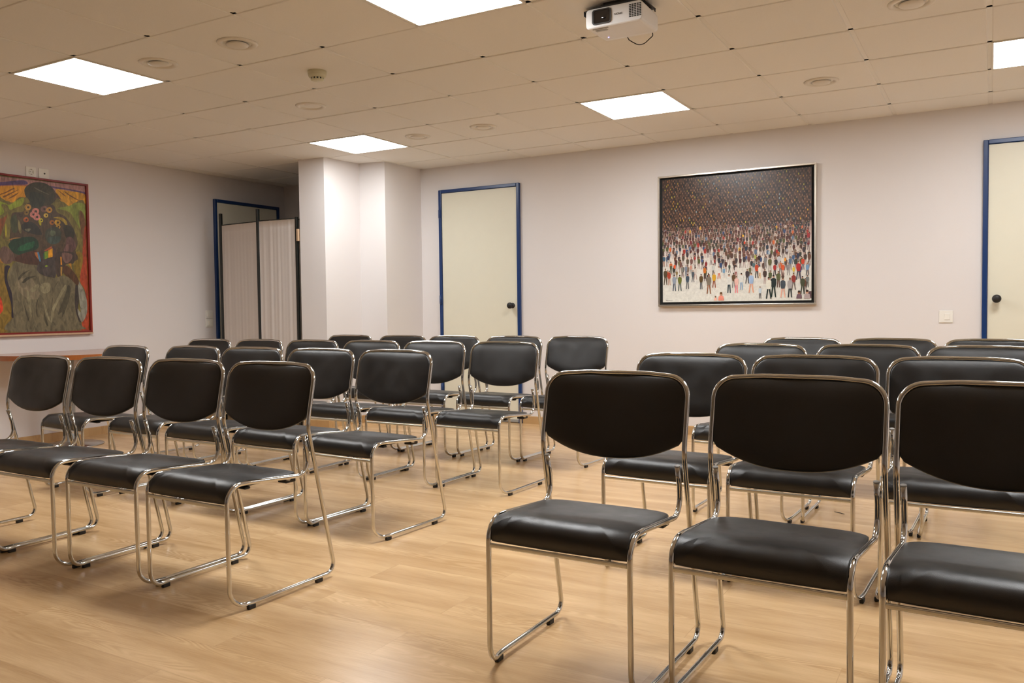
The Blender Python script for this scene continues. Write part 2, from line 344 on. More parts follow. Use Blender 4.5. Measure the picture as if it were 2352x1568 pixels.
PAINT = [((150,110,105),[(0.308,2.136),(1.121,2.145),(1.119,2.072),(0.303,2.019)],0),
((78,60,98),[(0.305,2.075),(0.426,2.097),(0.589,2.13),(0.623,2.105),(0.539,2.085),(0.425,2.066),(0.304,2.042)],1),
((82,62,95),[(0.809,2.112),(1.109,2.096),(1.114,2.076),(0.972,2.096),(0.84,2.096)],1),
((150,90,70),[(0.304,2.049),(0.603,2.097),(0.602,2.078),(0.304,2.028)],1),
((188,130,25),[(0.304,2.033),(0.598,2.087),(0.621,2.046),(0.599,1.995),(0.534,1.949),(0.3,1.929)],1),
((185,135,28),[(0.855,2.088),(0.95,2.089),(1.114,2.076),(1.11,1.988),(0.957,1.962),(0.889,2.006)],1),
((110,70,20),[(0.394,1.996),(0.447,2.021),(0.49,2.05),(0.519,2.058),(0.451,2.014),(0.394,1.991)],1),
((110,70,20),[(0.426,1.985),(0.489,2.021),(0.553,2.053),(0.489,2.011),(0.436,1.977)],1),
((110,70,20),[(0.464,1.97),(0.517,2.01),(0.552,2.028),(0.507,1.989)],1),
((110,70,20),[(0.876,2.085),(0.933,2.051),(0.938,2.041),(0.912,2.054)],1),
((110,70,20),[(0.924,2.083),(0.997,2.048),(1.089,2.006),(0.986,2.042)],1),
((105,95,45),[(0.3,1.925),(0.449,1.95),(0.501,1.945),(0.55,1.989),(0.594,1.994),(0.683,1.984),(0.836,1.98),(0.915,1.993),(0.967,1.963),(1.028,2.0),(1.111,1.993),(1.109,1.578),(1.107,0.913),(0.268,0.906)],1),
((128,140,40),[(0.301,1.944),(0.429,1.938),(0.471,1.923),(0.535,1.968),(0.589,1.989),(0.573,1.933),(0.518,1.904),(0.475,1.885),(0.452,1.921),(0.41,1.917),(0.431,1.862),(0.388,1.829),(0.296,1.817)],1),
((120,130,50),[(0.967,1.963),(1.028,1.995),(1.105,1.987),(1.106,1.852),(1.08,1.922),(1.053,1.93),(1.05,1.847),(1.08,1.746),(1.017,1.844),(0.966,1.912),(0.866,1.933)],1),
((105,70,35),[(1.064,1.931),(1.106,1.852),(1.105,1.508),(1.061,1.506),(1.082,1.642),(1.06,1.796)],1),
((120,70,35),[(0.293,1.737),(0.43,1.824),(0.454,1.845),(0.413,1.727),(0.382,1.658),(0.289,1.619)],1),
((90,72,40),[(0.437,1.748),(0.445,1.7),(0.429,1.651),(0.415,1.66)],1),
((150,140,40),[(0.44,1.777),(0.445,1.71),(0.436,1.661),(0.431,1.709)],1),
((150,58,28),[(1.091,1.747),(1.115,1.801),(1.111,1.579),(1.11,0.913),(1.033,0.916),(1.057,1.005),(1.093,1.129),(1.082,1.259),(1.042,1.337),(1.063,1.477)],1),
((120,98,30),[(0.998,1.573),(1.066,1.576),(1.074,1.502),(1.05,1.412),(1.032,1.342),(0.997,1.41),(0.99,1.484)],1),
((188,58,28),[(0.279,1.221),(0.366,1.213),(0.391,1.149),(0.379,1.067),(0.272,1.019)],1),
((118,95,35),[(0.287,1.433),(0.423,1.438),(0.415,1.323),(0.447,1.223),(0.467,1.14),(0.466,1.038),(0.433,0.933),(0.268,0.92)],1),
((188,58,28),[(0.279,1.23),(0.366,1.209),(0.391,1.14),(0.381,1.072),(0.272,1.019)],1),
((72,58,42),[(0.498,1.863),(0.58,1.881),(0.612,1.947),(0.692,1.965),(0.825,1.959),(0.859,1.902),(0.927,1.872),(0.978,1.81),(1.009,1.751),(1.033,1.655),(1.009,1.591),(0.995,1.499),(0.518,1.479),(0.49,1.511),(0.465,1.606),(0.475,1.751),(0.482,1.819)],1),
((62,66,42),[(0.482,1.819),(0.521,1.851),(0.532,1.755),(0.521,1.711),(0.492,1.709),(0.475,1.76)],1),
((110,100,62),[(0.534,1.813),(0.553,1.781),(0.56,1.709),(0.541,1.717)],1),
((58,54,38),[(0.6,2.014),(0.597,2.063),(0.638,2.106),(0.698,2.129),(0.769,2.127),(0.829,2.095),(0.859,2.048),(0.852,2.002),(0.809,1.962),(0.752,1.942),(0.701,1.917),(0.651,1.932),(0.628,1.978)],1),
((48,50,38),[(0.635,2.028),(0.685,2.048),(0.745,2.03),(0.764,1.983),(0.732,1.94),(0.681,1.92),(0.642,1.94)],1),
((90,86,66),[(0.677,2.087),(0.706,2.075),(0.786,2.045),(0.796,2.038),(0.736,2.054),(0.686,2.073)],1),
((78,58,45),[(0.829,2.08),(0.87,2.049),(0.9,2.007),(0.869,2.019),(0.837,2.0),(0.854,2.042)],1),
((165,125,55),[(0.646,1.921),(0.637,1.902),(0.618,1.893),(0.599,1.899),(0.591,1.916),(0.6,1.935),(0.619,1.944),(0.638,1.939)],1),
((55,42,32),[(0.631,1.92),(0.626,1.911),(0.616,1.91),(0.612,1.918),(0.617,1.926),(0.626,1.927)],1),
((120,95,45),[(0.627,1.878),(0.62,1.862),(0.604,1.855),(0.589,1.859),(0.583,1.874),(0.59,1.889),(0.606,1.897),(0.621,1.892)],1),
((55,42,32),[(0.615,1.877),(0.611,1.87),(0.603,1.869),(0.599,1.875),(0.604,1.882),(0.611,1.883)],1),
((160,85,45),[(0.622,1.819),(0.615,1.803),(0.599,1.796),(0.584,1.801),(0.578,1.815),(0.585,1.83),(0.601,1.838),(0.616,1.833)],1),
((55,42,32),[(0.61,1.818),(0.606,1.81),(0.599,1.81),(0.595,1.816),(0.599,1.823),(0.607,1.824)],1),
((175,110,100),[(0.71,1.893),(0.7,1.872),(0.679,1.862),(0.658,1.868),(0.65,1.887),(0.659,1.908),(0.681,1.918),(0.702,1.912)],1),
((55,42,32),[(0.693,1.891),(0.687,1.882),(0.677,1.881),(0.672,1.889),(0.677,1.899),(0.688,1.9)],1),
((182,115,108),[(0.686,1.866),(0.678,1.847),(0.658,1.838),(0.639,1.844),(0.631,1.861),(0.64,1.88),(0.66,1.889),(0.679,1.883)],1),
((55,42,32),[(0.671,1.865),(0.666,1.856),(0.656,1.855),(0.652,1.863),(0.657,1.871),(0.666,1.872)],1),
((178,112,105),[(0.718,1.849),(0.709,1.828),(0.687,1.818),(0.666,1.825),(0.658,1.844),(0.668,1.864),(0.689,1.875),(0.71,1.868)],1),
((55,42,32),[(0.701,1.848),(0.696,1.838),(0.685,1.837),(0.68,1.846),(0.686,1.855),(0.696,1.856)],1),
((110,80,70),[(0.779,1.919),(0.771,1.9),(0.75,1.891),(0.731,1.896),(0.723,1.914),(0.732,1.933),(0.752,1.943),(0.772,1.937)],1),
((55,42,32),[(0.764,1.918),(0.758,1.909),(0.749,1.908),(0.744,1.916),(0.749,1.925),(0.759,1.926)],1),
((165,120,45),[(0.821,1.916),(0.812,1.898),(0.794,1.889),(0.776,1.895),(0.769,1.911),(0.777,1.928),(0.796,1.937),(0.814,1.932)],1),
((55,42,32),[(0.806,1.914),(0.802,1.906),(0.792,1.905),(0.788,1.913),(0.793,1.921),(0.802,1.922)],1),
((178,150,60),[(0.784,1.867),(0.778,1.854),(0.764,1.848),(0.751,1.852),(0.745,1.864),(0.751,1.877),(0.765,1.884),(0.779,1.88)],1),
((55,42,32),[(0.774,1.866),(0.771,1.86),(0.764,1.86),(0.761,1.865),(0.764,1.871),(0.771,1.872)],1),
((160,150,35),[(0.74,1.824),(0.735,1.811),(0.722,1.806),(0.71,1.809),(0.705,1.821),(0.71,1.833),(0.723,1.839),(0.736,1.835)],1),
((55,42,32),[(0.731,1.823),(0.728,1.817),(0.722,1.817),(0.719,1.822),(0.722,1.827),(0.728,1.828)],1),
((150,90,35),[(0.836,1.814),(0.829,1.799),(0.814,1.792),(0.798,1.797),(0.793,1.811),(0.799,1.825),(0.815,1.832),(0.83,1.828)],1),
((55,42,32),[(0.825,1.813),(0.821,1.806),(0.813,1.806),(0.809,1.812),(0.813,1.819),(0.821,1.819)],1),
((170,130,35),[(0.888,1.818),(0.879,1.801),(0.861,1.792),(0.842,1.798),(0.835,1.814),(0.843,1.832),(0.862,1.84),(0.881,1.835)],1),
((55,42,32),[(0.873,1.817),(0.868,1.809),(0.859,1.808),(0.855,1.816),(0.86,1.824),(0.869,1.824)],1),
((165,125,40),[(0.886,1.783),(0.879,1.769),(0.865,1.763),(0.851,1.767),(0.846,1.78),(0.852,1.793),(0.866,1.799),(0.88,1.795)],1),
((55,42,32),[(0.875,1.782),(0.871,1.776),(0.864,1.775),(0.861,1.781),(0.865,1.787),(0.872,1.787)],1),
((150,125,40),[(0.826,1.853),(0.884,1.864),(0.936,1.838),(0.945,1.787),(0.914,1.821),(0.863,1.847)],1),
((160,150,30),[(0.702,1.818),(0.722,1.815),(0.721,1.782),(0.709,1.784)],1),
((45,42,36),[(0.567,1.777),(0.637,1.803),(0.695,1.768),(0.724,1.706),(0.653,1.706),(0.575,1.729)],1),
((95,92,72),[(0.585,1.74),(0.635,1.748),(0.614,1.722)],1),
((60,62,50),[(0.766,1.748),(0.855,1.78),(0.89,1.722),(0.866,1.655),(0.783,1.64),(0.753,1.683)],1),
((85,92,70),[(0.802,1.746),(0.843,1.739),(0.826,1.703),(0.8,1.706)],1),
((58,70,62),[(0.774,1.684),(0.878,1.701),(0.866,1.65),(0.793,1.635)],1),
((50,45,32),[(0.913,1.795),(0.978,1.79),(1.008,1.741),(0.985,1.688),(0.931,1.695)],1),
((88,62,58),[(0.937,1.695),(0.985,1.698),(1.015,1.623),(0.97,1.574),(0.9,1.57),(0.924,1.633)],1),
((110,78,72),[(0.929,1.633),(0.956,1.64),(0.943,1.583),(0.911,1.576)],1),
((28,52,34),[(0.456,1.615),(0.5,1.656),(0.583,1.676),(0.652,1.681),(0.691,1.649),(0.689,1.594),(0.608,1.555),(0.539,1.532),(0.487,1.549),(0.459,1.586)],1),
((30,78,48),[(0.536,1.595),(0.596,1.628),(0.666,1.647),(0.649,1.597),(0.579,1.569),(0.526,1.566)],1),
((140,100,50),[(0.442,1.638),(0.496,1.665),(0.554,1.669),(0.5,1.656)],1),
((92,70,60),[(0.393,1.573),(0.427,1.594),(0.459,1.577),(0.491,1.54),(0.503,1.478),(0.484,1.482),(0.456,1.458),(0.411,1.46),(0.386,1.505)],1),
((150,105,35),[(0.378,1.527),(0.389,1.487),(0.411,1.46),(0.384,1.469)],1),
((70,44,32),[(0.504,1.511),(0.589,1.554),(0.678,1.569),(0.696,1.486),(0.694,1.472),(0.679,1.457),(0.594,1.461),(0.511,1.478)],1),
((68,52,48),[(0.699,1.57),(0.75,1.583),(0.813,1.621),(0.838,1.598),(0.834,1.492),(0.833,1.507),(0.823,1.381),(0.774,1.37),(0.706,1.382),(0.673,1.419),(0.689,1.467),(0.696,1.529)],1),
((66,58,54),[(0.689,1.467),(0.828,1.521),(0.831,1.371),(0.783,1.36),(0.715,1.378),(0.673,1.414)],1),
((150,75,40),[(0.739,1.577),(0.802,1.616),(0.807,1.601),(0.755,1.573)],0),
((110,135,35),[(0.742,1.567),(0.772,1.576),(0.771,1.519),(0.742,1.507)],0),
((200,140,25),[(0.773,1.581),(0.811,1.599),(0.809,1.53),(0.772,1.518)],0),
((40,85,60),[(0.731,1.552),(0.741,1.562),(0.742,1.507),(0.732,1.504)],0),
((72,118,148),[(0.678,1.559),(0.696,1.56),(0.711,1.487),(0.709,1.487),(0.7,1.482),(0.684,1.528)],0),
((165,100,50),[(0.658,1.558),(0.681,1.559),(0.691,1.5),(0.667,1.529)],0),
((125,150,30),[(0.742,1.452),(0.757,1.458),(0.764,1.45),(0.747,1.445)],1),
((60,48,40),[(0.84,1.565),(0.998,1.573),(0.99,1.484),(0.922,1.471),(0.894,1.397),(0.843,1.367),(0.831,1.468)],1),
((105,78,70),[(0.895,1.568),(0.977,1.557),(0.965,1.507),(0.923,1.481),(0.894,1.519)],1),
((190,125,30),[(0.874,1.533),(0.886,1.533),(0.887,1.465),(0.876,1.465)],0),
((165,125,55),[(0.873,1.45),(0.889,1.451),(0.883,1.373),(0.873,1.373)],0),
((170,120,40),[(0.943,1.477),(0.969,1.483),(0.972,1.434)],0),
((98,90,68),[(0.506,1.474),(0.594,1.459),(0.675,1.455),(0.673,1.419),(0.71,1.378),(0.793,1.356),(0.848,1.362),(0.889,1.378),(0.944,1.36),(0.999,1.307),(1.012,1.228),(1.003,1.129),(1.016,1.03),(1.035,0.985),(1.05,0.95),(1.033,0.921),(0.432,0.924),(0.463,1.029),(0.47,1.085),(0.463,1.154),(0.435,1.246),(0.432,1.305),(0.458,1.407)],1),
((112,102,80),[(0.52,1.326),(0.609,1.356),(0.664,1.291),(0.69,1.197),(0.622,1.177),(0.557,1.205),(0.522,1.252)],1),
((122,115,88),[(0.587,1.252),(0.605,1.224),(0.616,1.13),(0.617,1.036),(0.6,1.083),(0.589,1.168)],1),
((122,115,88),[(0.901,1.295),(0.916,1.276),(0.862,1.188),(0.814,1.101),(0.791,1.009),(0.775,0.986),(0.783,1.082),(0.831,1.178)],1),
((122,115,88),[(0.703,1.301),(0.772,1.312),(0.779,1.255),(0.739,1.226),(0.701,1.244)],1),
((122,115,88),[(0.615,1.262),(0.674,1.301),(0.688,1.282),(0.633,1.234)],1),
((122,115,88),[(0.717,1.149),(0.736,1.13),(0.757,1.044),(0.78,0.986),(0.742,1.034)],1),
((66,62,46),[(0.52,1.344),(0.554,1.387),(0.621,1.417),(0.568,1.378),(0.529,1.335)],1),
((66,62,46),[(0.552,1.317),(0.59,1.355),(0.667,1.367),(0.609,1.342),(0.565,1.308)],1),
((66,62,46),[(0.932,1.296),(0.956,1.267),(0.926,1.139),(0.871,1.023),(0.873,1.071),(0.837,1.052),(0.876,1.149),(0.909,1.227)],1),
((66,62,46),[(0.685,1.197),(0.663,1.13),(0.665,1.035),(0.652,1.083),(0.659,1.149)],1),
((66,62,46),[(0.559,1.131),(0.576,1.093),(0.597,0.994),(0.575,1.046)],1),
((66,62,46),[(0.852,1.333),(0.82,1.275),(0.803,1.217),(0.825,1.294)],1),
((66,62,46),[(0.719,1.082),(0.732,1.034),(0.754,0.957),(0.726,0.987)],1),
((52,44,40),[(0.999,1.297),(1.02,1.297),(1.026,1.179),(1.018,1.104),(1.037,1.03),(1.03,0.98),(1.001,1.05),(0.988,1.149)],1),
((128,126,112),[(1.026,1.327),(1.046,1.308),(1.081,1.239),(1.099,1.149),(1.09,1.049),(1.046,0.985),(1.016,1.05),(1.013,1.1),(1.038,1.07),(1.027,1.199)],1),
((78,50,28),[(0.901,1.451),(0.937,1.457),(0.992,1.405),(1.031,1.337),(1.014,1.297),(0.954,1.355),(0.899,1.393)],1),
((38,30,40),[(0.419,1.433),(0.46,1.439),(0.44,1.393),(0.437,1.315),(0.466,1.223),(0.47,1.085),(0.473,1.034),(0.457,1.039),(0.458,1.131),(0.434,1.241),(0.415,1.328)],1)]
EXPO = 0.84
# ------------------------------------------------------------------ setting
GX = [-2.54, -2.395, -1.795, -1.201, -.614, -.013, .589, 1.197, 1.811, 2.413, 3.009, 3.601, 4.201, 4.801, 5.401, 6.001, XR]
GY = [YF]+[round(-.576-.598*k, 3) for k in range(13, 0, -1)]+[-.576, .012, .599, 1.187, 1.791, 2.392, 2.995, 3.46]
light_cells = []
for ix in (4, 8, 12):
    for j, y in enumerate(GY):
        if y in (-.576, 1.791): light_cells.append((ix, j))

fl = struct(mesh_obj('floor', [(XL-.1, YF-.1, 0), (XR+.1, YF-.1, 0), (XR+.1, 3.6, 0), (XL-.1, 3.6, 0), (XL-.1, YF-.1, -.08), (XR+.1, YF-.1, -.08), (XR+.1, 3.6, -.08), (XL-.1, 3.6, -.08)],
       [(0, 1, 2, 3), (7, 6, 5, 4), (0, 4, 5, 1), (1, 5, 6, 2), (2, 6, 7, 3), (3, 7, 4, 0)], M['floor']))

def ceiling():
    bm = bmesh.new(); g = .011; random.seed(4)
    for i in range(len(GX)-1):
        for j in range(len(GY)-1):
            if (i, j) in light_cells: continue
            x0, x1, y0, y1 = GX[i]+g, GX[i+1]-g, GY[j]+g, GY[j+1]-g
            if GX[i] == XL: x0 = XL
            if GY[j+1] == 3.46: y1 = 3.46
            dz = random.uniform(-.0015, .001)
            z = H+dz; b = .004
            lo = [bm.verts.new(p) for p in ((x0+b, y0+b, z), (x1-b, y0+b, z), (x1-b, y1-b, z), (x0+b, y1-b, z))]
            mi = [bm.verts.new(p) for p in ((x0, y0, z+.003), (x1, y0, z+.003), (x1, y1, z+.003), (x0, y1, z+.003))]
            up = [bm.verts.new(p) for p in ((x0, y0, H+.02), (x1, y0, H+.02), (x1, y1, H+.02), (x0, y1, H+.02))]
            bm.faces.new(lo[::-1])
            for k in range(4):
                bm.faces.new((lo[k], lo[(k+1) % 4], mi[(k+1) % 4], mi[k])); bm.faces.new((mi[k], mi[(k+1) % 4], up[(k+1) % 4], up[k]))
    # the suspended rails the tiles lie on, and the slab above
    n0 = len(bm.faces)
    for x in GX[1:-1]: box(bm, x-.0125, x+.0125, GY[0], GY[-1], H+.0045, H+.02, mi=1)
    for y in GY[1:-1]: box(bm, GX[0], GX[-1], y-.0125, y+.0125, H+.0045, H+.02, mi=1)
    box(bm, XL, XR, YF, 3.46, H+.06, H+.1, mi=1)
    me = bpy.data.meshes.new('ceiling'); bm.to_mesh(me); bm.free()
    o = bpy.data.objects.new('ceiling', me); C.objects.link(o); me.materials.append(M['tile']); me.materials.append(M['grid']); return struct(o)
ceiling()

def prism(name, poly, z0, z1, mat):
    n = len(poly)
    return mesh_obj(name, [(x, y, z0) for x, y in poly]+[(x, y, z1) for x, y in poly],
        [tuple(range(n))[::-1], tuple(range(n, 2*n))]+[(k, (k+1) % n, n+(k+1) % n, n+k) for k in range(n)], mat)
WT = H+.1
struct(prism('wall_back', [(-.625, YB), (XR, YB), (XR, 3.6), (-.625, 3.6)], 0, WT, M['wall']))
struct(prism('wall_left', [(XL-.12, YF), (XL, YF), (XL, 3.6), (XL-.12, 3.6)], 0, WT, M['wall']))
PIL = [(-1.225, 2.33), (-.950, 2.358), (-.908, 2.79), (-.640, 2.83), (-.625, YB), (-.625, 3.6), (-1.225, 3.6)]
struct(prism('wall_pillar', PIL, 0, WT, M['wall']))
struct(prism('wall_alcove', [(XL, 3.46), (-1.225, 3.46), (-1.225, 3.6), (XL, 3.6)], 0, WT, M['wall']))
struct(prism('wall_right', [(XR, YF), (XR+.12, YF), (XR+.12, 3.6), (XR, 3.6)], 0, WT, M['wall']))
struct(prism('wall_front', [(XL-.12, YF-.12), (XR+.12, YF-.12), (XR+.12, YF), (XL-.12, YF)], 0, WT, M['wall']))

def skirting(name, a, b, nrm, t=.013, h=.07):
    """a, b: wall points; nrm: into the room"""
    (x0, y0), (x1, y1) = a, b; nx, ny = nrm
    sec = [(0, 0), (t, 0), (t, h-.004), (t-.004, h), (0, h)]
    vs = [(x+nx*d, y+ny*d, z) for x, y in (a, b) for d, z in sec]
    n = 5
    return struct(mesh_obj(name, vs, [(0, 1, 2, 3, 4), (9, 8, 7, 6, 5)]+[(k, (k+1) % n, n+(k+1) % n, n+k) for k in range(n)], M['skirt']))
skirting('baseboard_back', (.492, YB), (4.158, YB), (0, -1))
skirting('baseboard_back', (-.612, YB), (-.407, YB), (0, -1))
skirting('baseboard_back', (5.06, YB), (XR, YB), (0, -1))
skirting('baseboard_left', (XL, YF), (XL, 2.475), (1, 0))
skirting('baseboard_alcove', (XL, 3.46), (-1.225, 3.46), (0, -1))
def unit(a, b, s=1):
    dx, dy = b[0]-a[0], b[1]-a[1]; l = math.hypot(dx, dy); return (dy/l*s, -dx/l*s)
for a, b in zip(PIL[:4], PIL[1:5]):
    n_ = unit(a, b); d = ((b[0]-a[0]), (b[1]-a[1])); l = math.hypot(*d); e = .012 if a in (PIL[0], PIL[2]) else 0
    skirting('baseboard_pillar', a, (b[0]+d[0]/l*e, b[1]+d[1]/l*e), n_)
skirting('baseboard_pillar', (-1.225, 3.46), (-1.225, 2.33), (-1, 0))
skirting('baseboard_right', (XR, YF), (XR, YB), (-1, 0))
skirting('baseboard_front', (XL, YF), (XR, YF), (0, 1))

# ------------------------------------------------------------------ doors
def door(name, w, h, knob_x, hinge_x):
    """local: opening along +x from 0 to w, wall plane y=0, room towards -y"""
    r = struct(empty(name, (0, 0, 0)))
    f = .030
    bm = bmesh.new()
    for b in ((0, f, -.030, 0, 0, h), (w-f, w, -.030, 0, 0, h), (f, w-f, -.030, 0, h-f, h)): box(bm, *b, bev=.004)
    box(bm, f, f+.012, -.012, 0, 0, h-f, bev=.001); box(bm, w-f-.012, w-f, -.012, 0, 0, h-f, bev=.001); box(bm, f, w-f, -.012, 0, h-f-.012, h-f, bev=.001)
    bm_obj('door_frame', bm, M['blue'], r)
    leaf = box_obj('door_leaf', (f+.003, w-f-.003, -.018, 0, .012, h-f-.003), M['door'], r, bev=.0015)
    bm = bmesh.new()
    lathe(bm, [(0, 0), (.024, 0), (.025, .003), (.020, .007), (.011, .010), (.0095, .026), (.016, .032), (.025, .040), (.0285, .052), (.027, .063), (.020, .071), (.010, .0745), (0, .0755)], 28,
          Matrix.Translation((knob_x, -.018, 1.083)) @ Matrix.Rotation(PI/2, 4, 'X'))
    bm_obj('knob', bm, M['rubber'], leaf)
    box_obj('door_seal', (f+.003, w-f-.003, -.022, -.018, .008, .034), M['seal'], leaf, bev=.001)
    for z in (.30, 1.15, 1.97):
        bm = bmesh.new()
        tube(bm, [Vector((hinge_x, -.034, z-.045)), Vector((hinge_x, -.034, z+.045))], .009, 12)
        box(bm, hinge_x-.016, hinge_x+.016, -.034, -.030, z-.04, z+.04)
        bm_obj('hinge', bm, M['blue'], r)
    return r
d1 = door('door_1', .889, 2.197, .805, .018); d1.location = (-.402, YB, 0)
d2 = door('door_2', .889, 2.175, .088, .871); d2.location = (4.162, YB, 0)
d3 = door('door_3', .875, 2.185, .080, .857); d3.location = (XL, 2.484, 0); d3.rotation_euler = (0, 0, PI/2)

# ------------------------------------------------------------------ ceiling fittings
LED = {(4, False): emission('lit_panel', (1, 1.0, .99), 20), (4, True): emission('lit_panel', (1, 1.01, 1.01), 10.5), (8, False): emission('lit_panel', (1, 1.01, 1.01), 21),
       (8, True): emission('lit_panel', (1, 1.01, 1.01), 14), (12, False): emission('lit_panel', (1, 1.01, 1.01), 17), (12, True): emission('lit_panel', (1, 1.01, 1.01), 14)}
def light(label, ix, j):
    x0, x1, y0, y1 = GX[ix]+.006, GX[ix+1]-.006, GY[j]+.006, GY[j+1]-.006
    t = empty('ceiling_light', ((x0+x1)/2, (y0+y1)/2, H)); tag(t, label, 'ceiling light', 'square lit panels in the ceiling')
    a, b = (x1-x0)/2, (y1-y0)/2; f = .012
    bm = bmesh.new()
    for q in ((-a, a, -b, -b+f), (-a, a, b-f, b), (-a, -a+f, -b+f, b-f), (a-f, a, -b+f, b-f)): box(bm, *q, -.003, .02, bev=.001)
    bm_obj('frame', bm, M['valve'], t)
    # rounded-corner opal panel
    pts = []; r = .018; aa, bb = a-f, b-f
    for cx, cy, s in ((aa-r, bb-r, 0), (-aa+r, bb-r, 1), (-aa+r, -bb+r, 2), (aa-r, -bb+r, 3)):
        for k in range(6): an = (s+k/5)*PI/2; pts.append((cx+r*math.cos(an), cy+r*math.sin(an)))
    n = len(pts)
    mesh_obj('diffuser', [(x, y, -.001) for x, y in pts]+[(x, y, .012) for x, y in pts], [tuple(range(n))[::-1], tuple(range(n, 2*n))]+[(k, (k+1) % n, n+(k+1) % n, n+k) for k in range(n)], LED[(ix, y0 > 1)], t)
    return t
jn = {}
for ix, j in light_cells: jn.setdefault(ix, []).append(j)
names_l = {(4, 0): 'leftmost square lit ceiling panel, toward the figure painting',
           (4, 1): 'square lit ceiling panel just in front of the pillar',
           (8, 0): 'large square lit ceiling panel cut by the top edge of the photo',
           (8, 1): 'square lit ceiling panel between the projector and the crowd painting',
           (12, 1): 'square lit ceiling panel cut by the right edge of the photo'}
for ix in (4, 8, 12):
    for k, j in enumerate(sorted(jn[ix])):
        side = {4: 'left', 8: 'middle', 12: 'right'}[ix]; dist = ('over the near chairs', 'near the picture wall')[k]
        light(names_l.get((ix, k), 'square lit ceiling panel over the near %s chairs, above the frame' % side), ix, j)

def valve(label, x, y, drop, tilt=0, open_=.016):
    t = empty('air_valve', (x, y, H)); tag(t, label, 'air vent', 'round air valves in the ceiling')
    bm = bmesh.new()
    lathe(bm, [(.068, .012), (.070, .0), (.078, -.008), (.090, -.009), (.099, -.005), (.102, 0), (.100, .003)], 40)
    bm_obj('rim', bm, M['valve'], t, True)
    bm = bmesh.new()
    lathe(bm, [(0, -.006-drop), (.030, -.007-drop), (.040, -.004-drop), (.052, .0-drop), (.056, .006-drop), (.052, .009-drop), (.012, .012)], 36, Matrix.Rotation(tilt, 4, 'X'))
    bm_obj('disc', bm, M['valve'], t, True)
    bm = bmesh.new(); lathe(bm, [(0, .011), (.069, .011)], 32); bm_obj('duct_opening', bm, M['valve'], t)
    return t
valve('large open round air valve right of the left lit panel, above the smoke detector', .885, -.272, .014)
valve('round white air valve beside the left lit ceiling panel', .262, -.262, .008, .12)
valve('nearly flat round air valve behind the smoke detector', .278, .900, -.010, .2)
valve('small round air valve right of the lit panel by the pillar', .284, 2.085, .008)
valve('round air valve between the pillar panel and the middle lit panel', .900, 2.073, .008)
valve('round air valve above the right side of the crowd painting', 3.305, 2.115, .012)
valve('round air valve cut by the top edge of the photo at right', 3.895, .925, .014)

t = empty('smoke_detector', (.878, .315, H)); tag(t, 'yellowed ivory smoke detector with dark slots on the ceiling', 'smoke detector')
bm = bmesh.new(); lathe(bm, [(0, 0), (.052, 0), (.053, -.004), (.052, -.020), (.050, -.022)], 36); bm_obj('base', bm, M['det'], t, True)
bm = bmesh.new(); lathe(bm, [(.049, -.020), (.050, -.028), (.046, -.036), (.036, -.039)], 36); bm_obj('cover', bm, M['det'], t, True)
bm = bmesh.new(); lathe(bm, [(.033, -.036), (.033, -.048)], 32)
bm_obj('sensing_chamber', bm, M['dark'], t, True)
bm = bmesh.new()
for k in range(12):
    a = 2*PI*k/12; r0 = bmesh.ops.create_cube(bm, size=1)['verts']
    for v in r0: v.co = Matrix.Rotation(a, 3, 'Z') @ Vector((.035+v.co.x*.004, v.co.y*.008, -.043+v.co.z*.013))
lathe(bm, [(.037, -.048), (.036, -.052), (.028, -.055), (0, -.056)], 32); bm_obj('cage', bm, M['det'], t)

# ------------------------------------------------------------------ projector
def rrect(x0, x1, z0, z1, r, n=5):
    o = []
    for cx, cz, s in ((x1-r, z1-r, 0), (x0+r, z1-r, 1), (x0+r, z0+r, 2), (x1-r, z0+r, 3)):
        for k in range(n): a = (s+k/(n-1))*PI/2; o.append((cx+r*math.cos(a), cz+r*math.sin(a)))
    return o
px, py0, py1, pz0, pz1 = 2.766, .150, .362, 2.300, 2.386
t = empty('ceiling_projector', (px, .255, H)); tag(t, 'white ceiling-mounted projector with a dark lens window, hanging upside down', 'projector')
def loc(v): return (v[0]-px, v[1]-.255, v[2]-H)
secs = [(py0, .004, .012), (py0+.004, .0, .016), (py0+.03, 0, .016), (py1-.03, .002, .016), (py1-.006, .004, .016), (py1, .010, .012)]
vs = []; fs = []
for y, ins, r in secs:
    for x, z in rrect(2.633+ins, 2.900-ins, pz0+ins, pz1-ins, r): vs.append(loc((x, y, z)))
n = 20
for s in range(len(secs)-1):
    for k in range(n): fs.append((s*n+k, s*n+(k+1) % n, (s+1)*n+(k+1) % n, (s+1)*n+k))
fs.append(tuple(range(n))[::-1]); fs.append(tuple(range((len(secs)-1)*n, len(secs)*n)))
case = mesh_obj('casing', vs, [f[::-1] for f in fs], M['proj'], t)
bm = bmesh.new()
def ring(pts, y): return [bm.verts.new(loc((x, y, z))) for x, z in pts]
w0 = rrect(2.664, 2.757, 2.313, 2.379, .014); w1 = rrect(2.672, 2.750, 2.318, 2.374, .008)
A = ring(w0, py0-.0005); B = ring(w0, py0-.004); Cc = ring(w1, py0-.004); D = ring(w1, py0-.001)
for P, Q in ((A, B), (B, Cc), (Cc, D)):
    for k in range(20): bm.faces.new((P[k], P[(k+1) % 20], Q[(k+1) % 20], Q[k]))
bm_obj('lens_bezel', bm, M['dark'], t)
bm = bmesh.new(); bm.faces.new(ring(w1, py0-.0015)); wn = bm_obj('lens_window', bm, M['lens'], t)
bm = bmesh.new(); lathe(bm, [(0, .0022), (.006, .0018), (.010, .001), (.012, .0004)], 24, Matrix.Translation(loc((2.722, py0-.0013, 2.345))) @ Matrix.Rotation(PI/2, 4, 'X')); bm_obj('lens', bm, M['lens'], wn, True)
bm = bmesh.new()
